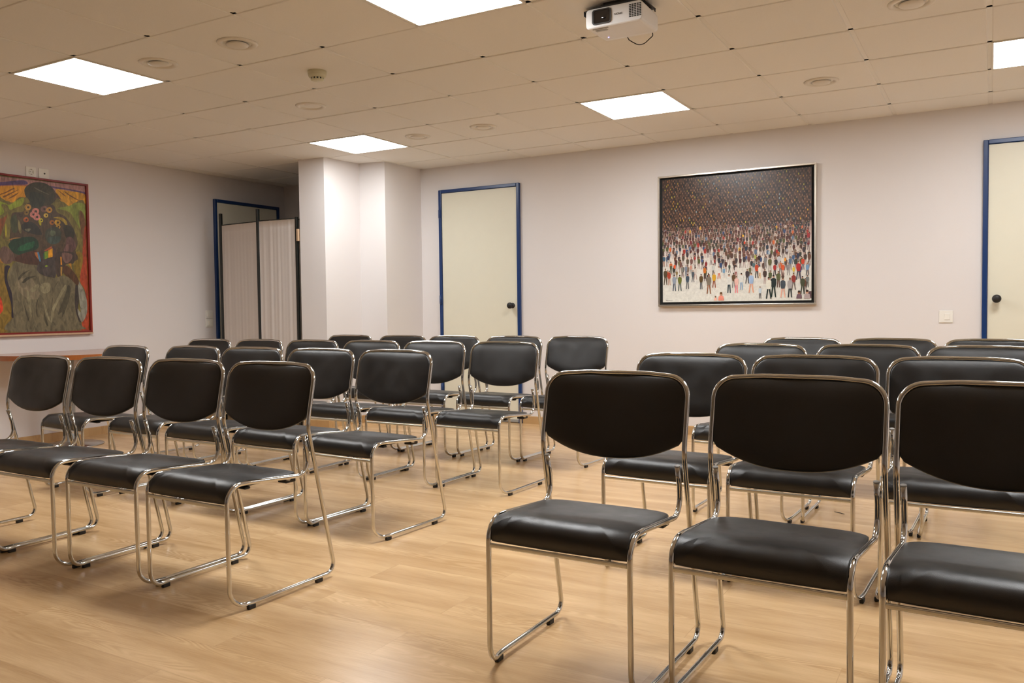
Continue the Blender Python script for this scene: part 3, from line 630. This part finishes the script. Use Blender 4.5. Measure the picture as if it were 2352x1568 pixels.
for a in range(5):
    for b in range(8):
        x = 2.840+a*.0118; z = 2.319+b*.0072
        box(bm, *[c for p_ in ((x-px, x+.0088-px), (py0-.0012-.255, py0+.001-.255), (z-H, z+.0048-H)) for c in p_])
bm_obj('vent_grille', bm, M['dark'], t)
bm = bmesh.new()
box(bm, 2.66-px, 2.735-px, py0+.012-.255, py0+.018-.255, pz0-.0025-H, pz0+.001-H, bev=.0008)
box(bm, 2.665-px, 2.72-px, py0+.03-.255, py0+.05-.255, pz0-.002-H, pz0+.001-H, bev=.0008)
bm_obj('zoom_slider', bm, M['seal'], t)
bm = bmesh.new(); lathe(bm, [(0, -.001), (.0022, -.001), (.0022, .001)], 12, Matrix.Translation(loc((2.679, .30, pz0)))); bm_obj('indicator_lamp', bm, M['bluelight'], t)
cu = bpy.data.curves.new('lettering', 'FONT'); cu.body = 'EPSON'; cu.size = .0125; cu.extrude = .0003; cu.align_x = 'CENTER'; cu.align_y = 'CENTER'
tmp = bpy.data.objects.new('lettering', cu); C.objects.link(tmp)
me = bpy.data.meshes.new_from_object(tmp.evaluated_get(bpy.context.evaluated_depsgraph_get())); bpy.data.objects.remove(tmp)
for v in me.vertices: x, y, z = v.co; v.co = loc((2.789-x, py0-.0008-z, 2.345-y))
me.materials.append(M['dark']); o = bpy.data.objects.new('lettering', me); C.objects.link(o); o.parent = t
bm = bmesh.new()
box(bm, 2.60-px, 2.895-px, .20-.255, .335-.255, pz1+.012-H, pz1+.016-H, bev=.001)
box(bm, 2.600-px, 2.603-px, .20-.255, .225-.255, pz1-.006-H, pz1+.016-H); box(bm, 2.892-px, 2.895-px, .318-.255, .333-.255, pz1-.0-H, pz1+.016-H)
box(bm, 2.66-px, 2.87-px, .17-.255, .34-.255, pz1-H, pz1+.013-H, bev=.002)
box(bm, 2.70-px, 2.84-px, .19-.255, .33-.255, pz1+.015-H, 0, bev=.002)
bm_obj('mounting_bracket', bm, M['dark'], t)
bm = bmesh.new(); cab = fillet([loc(p)+(r,) for p, r in (((2.742, .355, 2.32), 0), ((2.745, .385, 2.30), .01), ((2.80, .395, 2.262), .05), ((2.862, .385, 2.30), .01), ((2.868, .355, 2.325), 0))], 9)
tube(bm, cab, .0022, 8); bm_obj('cable', bm, M['rubber'], t)

# ------------------------------------------------------------------ switches and sockets
def plate(name, label, cat, x, y, z, rz, group=None, w=.084, h=.082, kind='switch'):
    t = empty(name, (x, y, z), rz); tag(t, label, cat, group)
    box_obj('cover_plate', (-w/2, w/2, -.008, 0, -h/2, h/2), M['white'], t, bev=.003, seg=3)
    if kind == 'switch': box_obj('rocker', (-w*.12, w*.28, -.012, -.006, -h*.27, h*.27), M['white'], t, bev=.002)
    elif kind == 'double': 
        box_obj('rocker', (-w*.29, -.001, -.012, -.006, -h*.28, h*.28), M['white'], t, bev=.002); box_obj('rocker', (.001, w*.29, -.012, -.006, -h*.28, h*.28), M['white'], t, bev=.002)
    elif kind == 'socket':
        bm = bmesh.new(); lathe(bm, [(.021, -.001), (.021, .0015), (.019, .0015), (.0185, -.002)], 28, Matrix.Translation((0, -.008, 0)) @ Matrix.Rotation(PI/2, 4, 'X')); bm_obj('socket_well', bm, M['det'], t, True)
        bm = bmesh.new()
        for s in (-1, 1): lathe(bm, [(0, .001), (.0028, .001), (.0028, -.001)], 10, Matrix.Translation((s*.0095, -.0085, 0)) @ Matrix.Rotation(PI/2, 4, 'X')); box(bm, -.002, .002, -.0105, -.008, s*.0185-.003, s*.0185+.003)
        bm_obj('contact', bm, M['dark'], t)
    else:
        bm = bmesh.new(); lathe(bm, [(0, .002), (.006, .002), (.007, -.001)], 16, Matrix.Translation((.004, -.008, 0)) @ Matrix.Rotation(PI/2, 4, 'X')); bm_obj('jack', bm, M['dark'], t)
    return t
plate('light_switch', 'single white light switch on the picture wall left of the right door', 'light switch', 3.940, YB, .961, 0, w=.088, h=.086)
plate('light_switch', 'upper of two white light switches beside the alcove door', 'light switch', XL, 2.403, 1.034, PI/2, 'stacked light switches by the alcove door', kind='double')
plate('light_switch', 'lower of two white light switches beside the alcove door', 'light switch', XL, 2.403, .949, PI/2, 'stacked light switches by the alcove door', kind='double')
plate('power_socket', 'round-welled white power socket above the figure painting', 'socket', XL, .662, 2.208, PI/2, kind='socket')
plate('antenna_socket', 'white antenna socket with one dark hole above the figure painting', 'socket', XL, .768, 2.208, PI/2, kind='jack')

# ------------------------------------------------------------------ pictures
def colour_mesh(name, polys, mat, parent):
    """polys: [(verts3d, colour)]"""
    vs = []; fs = []; cols = []
    for P, c in polys:
        fs.append(tuple(range(len(vs), len(vs)+len(P)))); vs += P
        cols += (c if isinstance(c, list) else [c]*len(P))
    me = bpy.data.meshes.new(name); me.from_pydata(vs, [], fs); me.update()
    at = me.color_attributes.new('paint', 'FLOAT_COLOR', 'POINT')
    for i, c in enumerate(cols): at.data[i].color = lin(c)
    me.materials.append(mat); o = bpy.data.objects.new(name, me); C.objects.link(o); o.parent = parent
    return o

# crowd painting on the back wall
X0, X1, Z0, Z1 = 1.812, 3.066, 1.056, 2.129
t = empty('crowd_painting', ((X0+X1)/2, YB, (Z0+Z1)/2)); tag(t, 'large framed painting of a dense crowd of tiny people on the picture wall', 'painting')
ox, oz = (X0+X1)/2, (Z0+Z1)/2
def P3(x, z, d): return (x-ox, -d, z-oz)
bm = bmesh.new(); w = .015
for b in ((X0, X1, Z0, Z0+w), (X0, X1, Z1-w, Z1), (X0, X0+w, Z0+w, Z1-w), (X1-w, X1, Z0+w, Z1-w)): box(bm, b[0]-ox, b[1]-ox, -.042, 0, b[2]-oz, b[3]-oz, bev=.002)
bm_obj('frame', bm, M['silver'], t)
box_obj('backing_tray', (X0+w-ox, X1-w-ox, -.012, -.002, Z0+w-oz, Z1-w-oz), M['black'], t)
cx0, cx1, cz0, cz1 = X0+.036, X1-.036, Z0+.036, Z1-.030
box_obj('stretched_canvas', (cx0-ox, cx1-ox, -.026, -.010, cz0-oz, cz1-oz), M['black'], t)
polys = []; random.seed(11)
stops = [(0, (228, 228, 220)), (.30, (224, 220, 212)), (.47, (212, 198, 190)), (.57, (178, 152, 142)), (.65, (92, 70, 60)), (1, (64, 51, 45))]
def bg(v):
    for (a, ca), (b, cb) in zip(stops, stops[1:]):
        if v <= b: k = (v-a)/(b-a); return tuple(ca[i]+(cb[i]-ca[i])*k for i in range(3))
    return stops[-1][1]
for k in range(40):
    a, b = k/40, (k+1)/40; za, zb = cz0+(cz1-cz0)*a, cz0+(cz1-cz0)*b
    polys.append(([P3(cx0, za, .0262), P3(cx1, za, .0262), P3(cx1, zb, .0262), P3(cx0, zb, .0262)], [bg(a), bg(a), bg(b), bg(b)]))
depth = [.0263]
def hexa(x, z, rx, rz, c, d, n=7):
    if x-rx < cx0 or x+rx > cx1: return
    polys.append(([P3(x+rx*math.sin(2*PI*k/n), min(cz1, max(cz0, z+rz*math.cos(2*PI*k/n))), d) for k in range(n)], c))
def quad(p, c, d):
    q = [(min(cx1, max(cx0, x)), min(cz1, max(cz0, z))) for x, z in p]
    polys.append(([P3(x, z, d) for x, z in q], c))
def figure(x, z, h, top, leg, d, skin=(196, 150, 125), hair=None, pose=0):
    if leg is None:                       # seen from the chest up at the lower edge
        quad([(x-h*.33, z), (x+h*.33, z), (x+h*.27, z+h*.45), (x+h*.1, z+h*.56), (x-h*.1, z+h*.56), (x-h*.27, z+h*.45)], top, d)
        hexa(x, z+h*.72, h*.16, h*.22, skin, d+.00001); hexa(x, z+h*.82, h*.16, h*.14, hair or (70, 50, 40), d+.00002); return
    sp = h*(.05+.05*pose)
    quad([(x-h*.065, z+h*.5), (x, z+h*.5), (x-sp+h*.02, z), (x-sp-h*.03, z)], leg, d)
    quad([(x, z+h*.5), (x+h*.065, z+h*.5), (x+sp+h*.03, z), (x+sp-h*.02, z)], leg, d)
    quad([(x-h*.080, z+h*.44), (x+h*.080, z+h*.44), (x+h*.122, z+h*.62), (x+h*.118, z+h*.80), (x+h*.03, z+h*.86), (x-h*.03, z+h*.86), (x-h*.118, z+h*.80), (x-h*.122, z+h*.62)], top, d+.00001)
    hexa(x, z+h*.915, h*.045, h*.065, skin, d+.00002); hexa(x, z+h*.955, h*.045, h*.04, hair or (75, 52, 40), d+.00003)
muted = [(92, 66, 58), (74, 58, 52), (110, 78, 62), (70, 62, 66), (58, 56, 62), (96, 84, 70), (120, 84, 78), (84, 50, 48), (66, 70, 62), (130, 112, 98)]
bright = [(170, 60, 50), (60, 80, 120), (210, 160, 60), (90, 95, 60), (150, 150, 155), (215, 110, 60), (50, 60, 75), (120, 50, 55), (200, 190, 180), (100, 120, 145)]
skins = [(196, 150, 125), (210, 165, 140), (170, 120, 95)]
WW, HH = cx1-cx0, cz1-cz0
# packed heads in the upper half, in slanting files
v = 1.0; row = 0
while v > .60:
    z = cz0+HH*v; sp = .0265; off = (row*.0105) % sp
    x = cx0+off+.004
    while x < cx1-.005:
        xx = x+random.uniform(-.0045, .0045); zz = z+random.uniform(-.006, .006)
        c = random.choice([(58, 44, 38), (70, 52, 44), (48, 40, 38), (84, 62, 50), (64, 52, 50)])
        quad([(xx-.010, zz-.034), (xx+.010, zz-.034), (xx+.010, zz-.013), (xx, zz-.006), (xx-.010, zz-.013)], c, depth[0]+.00001*row)
        s = random.random(); hc = (150, 112, 86) if s < .5 else (122, 92, 76) if s < .8 else random.choice([(196, 150, 52), (186, 172, 70), (140, 156, 160), (176, 120, 80), (190, 140, 60)])
        f = .86+.2*(1-v)/.4+random.uniform(-.1, .1); hexa(xx, zz, .0042*random.uniform(.8, 1.15), .0088*random.uniform(.8, 1.15), tuple(min(255, q*f) for q in hc), depth[0]+.00001*row+.000005, 6)
        x += sp
    v -= .0200; row += 1
# middle: bodies close together, pale ground showing more and more
v = .60
while v > .13:
    k = (.60-v)/.47; h = .060+.070*k; sp = h*(.29+.10*k)
    x = cx0+random.uniform(0, sp)
    while x < cx1-h*.14:
        u = (x-cx0)/WW
        keep = 1.0 if k < .25 else max(.0, 1.04-1.25*(k-.2)*(1+.5*abs(u-.5)))
        if k > .62 and u > .15 and u < .95: keep *= .55
        if k > .85: keep = .05
        if random.random() < keep:
            b = random.random() < .10+.35*k
            top = random.choice(bright if b else muted); leg = random.choice([(176, 152, 146), (150, 132, 128), (110, 96, 96), (200, 180, 170), (120, 104, 102)])
            figure(x, cz0+HH*(v-h*.9/HH)+random.uniform(-.004, .004), h*random.uniform(.9, 1.08), top, leg, depth[0]+.00001*row, random.choice(skins), pose=random.random()*.8)
        x += sp*random.uniform(.85, 1.2)
    v -= (.019+.017*k); row += 1
for k, (x, z, h, a, b) in enumerate(CROWD):
    figure(x, z, h, a, b, depth[0]+.00001*row+.00004*k, random.choice(skins), random.choice([(60, 45, 38), (110, 80, 50), (40, 36, 34)]), random.random())
for k, (dx, dz) in enumerate(((0, .004), (.006, -.002), (.011, .002), (.018, 0), (.025, .003), (.032, -.001), (.040, .001), (.048, -.001))):
    quad([(cx0+.028+dx, cz0+.012+dz), (cx0+.033+dx, cz0+.010+dz), (cx0+.035+dx, cz0+.013+dz), (cx0+.029+dx, cz0+.015+dz)], (70, 60, 55), depth[0]+.0001)
colour_mesh('painted_surface', polys, M['paint_flat'], t)

# figure painting on the left wall
Y0, Y1, Z0, Z1 = .180, 1.133, .897, 2.164
yc, zc = (Y0+Y1)/2, (Z0+Z1)/2
t = empty('figure_painting', (XL, yc, zc)); tag(t, 'tall red-framed painting of a headscarfed figure in a grey skirt on the left wall', 'painting')
bm = bmesh.new(); w = .016
for b in ((Y0, Y1, Z0, Z0+w), (Y0, Y1, Z1-w, Z1), (Y0, Y0+w, Z0+w, Z1-w), (Y1-w, Y1, Z0+w, Z1-w)): box(bm, .004, .034, b[0]-yc, b[1]-yc, b[2]-zc, b[3]-zc, bev=.0015)
bm_obj('frame', bm, M['red'], t)
e = .006
box_obj('outer_edge', (0, .030, Y1-yc, Y1+e-yc, Z0-zc, Z1-zc), M['orange'], t, bev=.001)
box_obj('outer_edge', (0, .030, Y0-e-yc, Y0-yc, Z0-zc, Z1-zc), M['orange'], t, bev=.001)
box_obj('lower_rail', (0, .036, Y0-e-yc, Y1+e-yc, Z0-.014-zc, Z0-zc), M['pine'], t, bev=.001)
box_obj('canvas_board', (.004, .018, Y0+w-yc, Y1-w-yc, Z0+w-zc, Z1-w-zc), M['black'], t)
polys = [([(.0185, Y0+w-yc, Z0+w-zc), (.0185, Y1-w-yc, Z0+w-zc), (.0185, Y1-w-yc, Z1-w-zc), (.0185, Y0+w-yc, Z1-w-zc)], (104, 92, 44))]
vsl = []
from mathutils.geometry import tessellate_polygon
for k, (c, pts, cv) in enumerate(PAINT):
    q = smooth_closed(pts, 4) if cv else pts
    q = [(min(Y1-w, max(Y0+w, a)), min(Z1-w, max(Z0+w, b))) for a, b in q]
    V = [Vector((a-yc, b-zc, 0)) for a, b in q]
    try: tri = tessellate_polygon([V])
    except Exception: continue
    for f in tri:
        polys.append(([(.0186+.00002*k, V[i].x, V[i].y) for i in f], tuple(min(250, q_*1.14) for q_ in c)))
colour_mesh('painted_surface', polys, M['paint'], t)

# ------------------------------------------------------------------ rounded table against the left wall
t = empty('half_round_table', (-2.2, .72, 0)); tag(t, 'orange wood table with rounded front standing against the left wall', 'table')
cxy = (-2.27, .78); R_ = .575
out = []
a0 = math.acos((XL+.002-cxy[0])/R_)
for k in range(65):
    a = -a0+2*a0*k/64; out.append((cxy[0]+R_*math.cos(a)+2.2, cxy[1]+R_*math.sin(a)-.72))
n = len(out)
mesh_obj('table_top', [(x, y, .709) for x, y in out]+[(x, y, .745) for x, y in out], [tuple(range(n))[::-1], tuple(range(n, 2*n))], M['desk_top'], t)
mesh_obj('edge_band', [(x*1.0, y, .708) for x, y in out]+[(x, y, .7455) for x, y in out], [(k, (k+1) % n, n+(k+1) % n, n+k) for k in range(n)], M['desk_edge'], t)
bm = bmesh.new(); lathe(bm, [(.034, .02), (.034, .70)], 28); bm_obj('pedestal', bm, M['seal'], t, True)
bm = bmesh.new(); lathe(bm, [(0, .0), (.235, 0), (.238, .004), (.234, .009), (.06, .018), (.045, .03), (0, .03)], 56); bm_obj('base_disc', bm, M['steel'], t, True)
bm = bmesh.new(); lathe(bm, [(0, .694), (.085, .694), (.09, .699), (.09, .709), (0, .709)], 28); bm_obj('top_plate', bm, M['dark'], t)

# ------------------------------------------------------------------ folding fabric screen in the alcove opening
sc = empty('folding_screen', (-1.75, 2.33, 0)); tag(sc, 'white fabric folding screen with black posts in front of the alcove door', 'folding screen')
def sl(x, y): return Vector((x+1.75, y-2.33, 0))
posts = [(-2.283, 2.355, 2.01), (-1.727, 2.305, 2.01), (-1.268, 2.335, 1.912), (-1.285, 2.90, 1.93)]
for x, y, h in posts[:2]:
    p = sl(x, y); box_obj('post', (p.x-.013, p.x+.013, p.y-.013, p.y+.013, 0.004, h), M['post'], sc, bev=.002)
    bm = bmesh.new(); lathe(bm, [(0, 0), (.012, 0), (.012, .006), (0, .006)], 12, Matrix.Translation(p)); bm_obj('foot', bm, M['rubber'], sc)
for x, y, h in posts[2:]:
    p = sl(x, y); box_obj('post', (p.x-.012, p.x+.012, p.y-.012, p.y+.012, 0.004, h), M['post'], sc, bev=.002)
    bm = bmesh.new(); lathe(bm, [(0, 0), (.012, 0), (.012, .006), (0, .006)], 12, Matrix.Translation(p)); bm_obj('foot', bm, M['rubber'], sc)
def panel(a, b, zt, seed):
    random.seed(seed); A, B = sl(*a[:2]), sl(*b[:2]); d = (B-A); l = d.length; d.normalize(); nn = Vector((d.y, -d.x, 0))
    A = A+d*.015; l -= .03; nx, nz = 70, 24; ph = [(random.uniform(25, 90), random.uniform(0, 6), random.uniform(.3, 1)) for _ in range(6)]
    vs = []; 
    for side in (0, 1):
        for j in range(nz+1):
            z = .10+(zt-.10)*j/nz
            for i in range(nx+1):
                s = i/nx
                g = sum(w*math.sin(f*s*l*1.6+p+.3*math.sin(z*2+p)) for f, p, w in ph)*.0014*(.35+.65*math.sin(PI*min(1, (1-j/nz)*1.2+.1)*.5))
                pnt = A+d*(s*l)+nn*(g+(.0012 if side else -.0012)); vs.append((pnt.x, pnt.y, z-(.012*math.sin(PI*s) if j == nz else 0)))
    m = (nx+1)*(nz+1); fs = []
    for side in (0, 1):
        for j in range(nz):
            for i in range(nx):
                a_ = side*m+j*(nx+1)+i; f = (a_, a_+1, a_+nx+2, a_+nx+1); fs.append(f if side else f[::-1])
    for i in range(nx):
        a_ = nz*(nx+1)+i; fs.append((a_, a_+1, m+a_+1, m+a_)); fs.append((i+1, i, m+i, m+i+1))
    for j in range(nz):
        for i in (0, nx): a_ = j*(nx+1)+i; fs.append((a_, a_+nx+1, m+a_+nx+1, m+a_))
    mesh_obj('fabric_panel', vs, fs, M['cloth'], sc, True)
    for z in (zt-.006, .10):
        bm = bmesh.new(); tube(bm, [A-d*.015+Vector((0, 0, z)), A+d*(l+.015)+Vector((0, 0, z))], .005, 8); bm_obj('rail', bm, M['post'], sc)
panel(posts[0], posts[1], 1.902, 3); panel(posts[1], posts[2], 1.905, 8); panel(posts[2], posts[3], 1.90, 5)
p = sl(-1.243, 2.33); box_obj('hinge_strap', (p.x-.012, p.x+.008, p.y-.016, p.y+.010, 1.69, 1.80), M['pine'], sc, bev=.002)

# ------------------------------------------------------------------ chairs
def pillow(bm, outline, surf, th, rings=(0, .35, .6, .78, .9, .965, 1.0), edge=4):
    """outline: closed list (a,b); surf(a,b)->(point, normal); th: half thickness"""
    ca = sum(p[0] for p in outline)/len(outline); cb = sum(p[1] for p in outline)/len(outline)
    def layer(s, side):
        if s == 0:
            P, Nn = surf(ca, cb); return [bm.verts.new(P+Nn*side*th)]
        o = []
        for a, b in outline:
            P, Nn = surf(ca+(a-ca)*s, cb+(b-cb)*s)
            o.append(bm.verts.new(P+Nn*side*th*(1-.55*max(0, (s-.55)/.45)**3)))
        return o
    n = len(outline); allr = []
    front = [layer(s, 1) for s in rings]; back = [layer(s, -1) for s in rings]
    for L_ in (front, back):
        for A, B in zip(L_, L_[1:]):
            for k in range(n):
                q = (A[0], B[k], B[(k+1) % n]) if len(A) == 1 else (A[k], B[k], B[(k+1) % n], A[(k+1) % n])
                bm.faces.new(q).smooth = True
    # rounded rim
    prev = front[-1]
    for e in range(1, edge):
        an = PI*e/edge; cur = []
        for i, (a, b) in enumerate(outline):
            P, Nn = surf(a, b); f, g = front[-1][i].co, back[-1][i].co
            P2, _ = surf(ca+(a-ca)*.97, cb+(b-cb)*.97)
            outw = (P-P2); outw = outw.normalized() if outw.length > 0 else outw
            mid = (f+g)/2; cur.append(bm.verts.new(mid+(f-g)/2*math.cos(an)+outw*.0065*math.sin(an)))
        for k in range(n): bm.faces.new((prev[k], cur[k], cur[(k+1) % n], prev[(k+1) % n])).smooth = True
        prev = cur
    for k in range(n): bm.faces.new((prev[k], back[-1][k], back[-1][(k+1) % n], prev[(k+1) % n])).smooth = True

TR = .0080
def back_y(x, z):
    k = (z-.616)
    return .380+k*.20+(.020*(1-(x/.24)**2)*min(1, max(0, (z-.60)/.25)))
def make_chair():
    t = empty('stacking_chair', (0, 0, 0))
    half = [(.2215, .372, .578, 0), (.2213, .3905, .515, .12), (.2206, .398, .425, .062), (.2195, .100, .448, .25), (.2190, .006, .448, .074), (.2205, .008, .0205, .070), (.2405, .100, .0205, .25), (.2415, .44, .0205, 0), (.2415, .509, .0205, .085), (.2400, .378, .618, .16), (.2395, .426, .840, .066)]
    right = half+[(.10, .444, .849, .3), (-.10, .444, .849, .3)]
    left = [(-x, y, z, r) for x, y, z, r in half][::-1]
    path = fillet([(*p[:3], p[3]) for p in right+left], 8)
    bm = bmesh.new(); tube(bm, path, TR, 14, cap=True); bm_obj('tube_frame', bm, M['chrome'], t)
    bm = bmesh.new()
    box(bm, -.2145, .2145, .0005, .0095, .3685, .3815, bev=.0035, seg=3)
    bm_obj('front_crossbar', bm, M['bar'], t)
    bm = bmesh.new()
    tube(bm, [Vector((-.219, .300, .424)), Vector((.219, .300, .424))], .0055, 8)
    bm_obj('rear_crossbar', bm, M['chrome'], t)
    # seat: outline in (x, s), s = length along the seat from its back edge
    prof = fillet([(0, .372, .436, 0), (0, .22, .441, .4), (0, .100, .4495, .25), (0, .0045, .4485, .078), (0, .0115, .3885, 0)], 14)
    cum = [0]
    for a, b in zip(prof, prof[1:]): cum.append(cum[-1]+(b-a).length)
    Ls = cum[-1]
    def surf(x, s):
        s = min(max(s, 0), Ls-1e-6)
        i = max(k for k in range(len(cum)-1) if cum[k] <= s); f = (s-cum[i])/(cum[i+1]-cum[i])
        P = prof[i].lerp(prof[i+1], f); ta = tang(i).lerp(tang(i+1), f).normalized()
        nn = Vector((0, -ta.z, ta.y)); nn = nn if nn.z*1 + (-nn.y)*.6 > 0 else -nn
        dip = -.006*(1-(x/.21)**2)*math.exp(-((s-.14)/.12)**2)
        return Vector((x, P.y, P.z))+nn*dip, nn
    def tang(i):
        a = prof[max(0, i-1)]; b = prof[min(len(prof)-1, i+1)]; return (b-a).normalized()
    hw = .2085; o = []
    for k in range(13):                              # bulging back edge with rounded corners
        a = PI*k/12; c = math.cos(a); o.append((hw*(1 if c > 0 else -1)*abs(c)**.42, .062-.072*math.sin(a)**.8+.012))
    sides = [ .12, .18, .24, .29, .33, .37, .41]
    o += [(-hw, s) for s in sides if s < Ls-.03]; o += [(-hw, Ls-.008), (-hw+.003, Ls-.001)]
    o += [(-hw+.003+(2*hw-.006)*k/8, Ls) for k in range(1, 8)]
    o += [(hw-.003, Ls-.001), (hw, Ls-.008)]; o += [(hw, s) for s in sides[::-1] if s < Ls-.03]
    bm = bmesh.new(); pillow(bm, o, surf, .0102, rings=(0, .2, .4, .6, .75, .87, .95, 1.0)); bm_obj('seat', bm, M['leather'], t)
    # backrest
    hb = .2285; rc = .060; zt = .836; ob = []
    for k in range(8): a = PI/2*k/7; ob.append((hb-rc+rc*math.cos(a), zt-rc+rc*math.sin(a)))
    ob += [(.11, zt+.001), (.05, zt+.001), (0, zt+.001), (-.05, zt+.001), (-.11, zt+.001)]
    for k in range(8): a = PI/2+PI/2*k/7; ob.append((-hb+rc+rc*math.cos(a), zt-rc+rc*math.sin(a)))
    ob += [(-hb, .74), (-hb, .70), (-hb, .672), (-hb+.003, .655), (-hb+.012, .642)]
    for k in range(1, 16): x = -hb+.012+(2*hb-.024)*k/16; ob.append((x, .642-.049*(1-abs(x/(hb-.012))**2.35)))
    ob += [(hb-.012, .642), (hb-.003, .655), (hb, .672), (hb, .70), (hb, .74)]
    def sb(x, z):
        n_ = Vector((0, -1, .20)).normalized(); return Vector((x, back_y(x, z)-.002, z)), n_
    bm = bmesh.new(); pillow(bm, ob, sb, .0145); bm_obj('backrest', bm, M['leather'], t)
    # hard pan under the seat with its lugs
    bm = bmesh.new()
    box(bm, -.165, .165, .10, .335, .420, .430, bev=.003)
    bm_obj('seat_pan', bm, M['rubber'], t)
    for sx in (-1, 1):
        for y0, y1, z0 in ((.295, .345, .406), (.100, .125, .420)):
            bm = bmesh.new(); x0, x1 = (.160, .206) if sx > 0 else (-.206, -.160); box(bm, x0, x1, y0, y1, z0, .430, bev=.004); bm_obj('seat_lug', bm, M['rubber'], t)
    for sx in (-1, 1):
        for y in (.086, .419):
            bm = bmesh.new(); xx_ = .2385 if y < .2 else .2414; box(bm, sx*xx_-.0075, sx*xx_+.0075, y-.016, y+.016, .0, .0165, bev=.003); bm_obj('foot_pad', bm, M['rubber'], t)
        bm = bmesh.new(); tube(bm, [Vector((sx*.2215, .3722, .577)), Vector((sx*.2215, .3712, .5815))], .0082, 12); bm_obj('tube_cap', bm, M['seal'], t)
    return t
chair0 = make_chair()
def dup(root):
    r = root.copy(); C.objects.link(r)
    for ch in list(root.children):
        c = ch.copy(); C.objects.link(c); c.parent = r
    return r
ordn = ['first', 'second', 'third', 'fourth', 'fifth', 'sixth']
rows = {
 ('left', 'nearest'): [(1.702, -1.317, -.026), (1.190, -1.306, -.010), (.682, -1.325, -.004), (.178, -1.340, -.010)],
 ('left', 'second'): [(1.580, -.375, -.068), (1.077, -.355, -.035), (.575, -.361, -.008), (.041, -.335, -.025), (-.491, -.420, -.060)],
 ('left', 'third'): [(1.627, .663, -.034), (1.125, .641, -.022), (.621, .632, -.020), (.1175, .605, -.021), (-.387, .592, -.023), (-.890, .572, -.026)],
 ('left', 'farthest'): [(1.662, 1.608, -.056), (1.158, 1.588, -.048), (.652, 1.550, -.052), (.140, 1.580, -.058), (-.385, 1.573, -.034)],
 ('right', 'nearest'): [(3.184, -1.286, -.013), (3.724, -1.262, -.036), (4.234, -1.292, -.036)],
 ('right', 'second'): [(3.088, -.247, -.034), (3.592, -.243, -.034), (4.115, -.208, -.005)],
 ('right', 'third'): [(3.140, .754, -.045), (3.670, .777, -.031), (4.182, .754, -.025)],
 ('right', 'farthest'): [(3.172, 1.610, -.08), (3.682, 1.620, -.082), (4.196, 1.595, -.075)],
}
used = False
for (side, rw), L_ in rows.items():
    for k, (x, y, a) in enumerate(L_):
        c = dup(chair0) if used else chair0; used = True
        c.location = (x, y, 0); c.rotation_euler = (0, 0, a)
        pos = '%s from the aisle' % ordn[k] if k else 'next to the aisle'
        tag(c, 'black padded chrome-framed chair in the %s row of the %s block, %s' % (rw, side, pos), 'chair', 'black chairs set out in rows')

# thin dark sliver on the floor
bm = bmesh.new(); tube(bm, [Vector((-.030, 0, .0016)), Vector((-.01, .001, .002)), Vector((.01, 0, .002)), Vector((.030, 0, .0016))], [.0007, .0018, .0018, .0009], 8)
o = bm_obj('wood_sliver', bm, M['dark'], None, loc=(3.562, 1.147, 0)); o.rotation_euler = (0, 0, -.51); tag(o, 'small thin dark sliver lying on the floor among the right chairs', 'debris')

# ------------------------------------------------------------------ camera and render look
cam = bpy.data.cameras.new('camera'); cam.sensor_width = 36; cam.lens = 1919.94*36/2352; cam.clip_start = .05
co = bpy.data.objects.new('camera', cam); C.objects.link(co)
Rv, Uv, Fv = Vector((.86723884, .49774275, -.01220471)), Vector((-.0092336, .04058696, .99913334)), Vector((-.49780673, .86637455, -.03979455))
co.matrix_world = Matrix(((Rv.x, Uv.x, -Fv.x, 4.22421), (Rv.y, Uv.y, -Fv.y, -3.31876), (Rv.z, Uv.z, -Fv.z, 1.05854), (0, 0, 0, 1)))
S = bpy.context.scene; S.camera = co
w_ = bpy.data.worlds.new('world'); S.world = w_; w_.use_nodes = True; w_.node_tree.nodes['Background'].inputs[0].default_value = (0, 0, 0, 1)
vs_ = S.view_settings; vs_.view_transform = 'Standard'; vs_.look = 'None'; vs_.exposure = EXPO; vs_.gamma = 1; vs_.use_curve_mapping = False
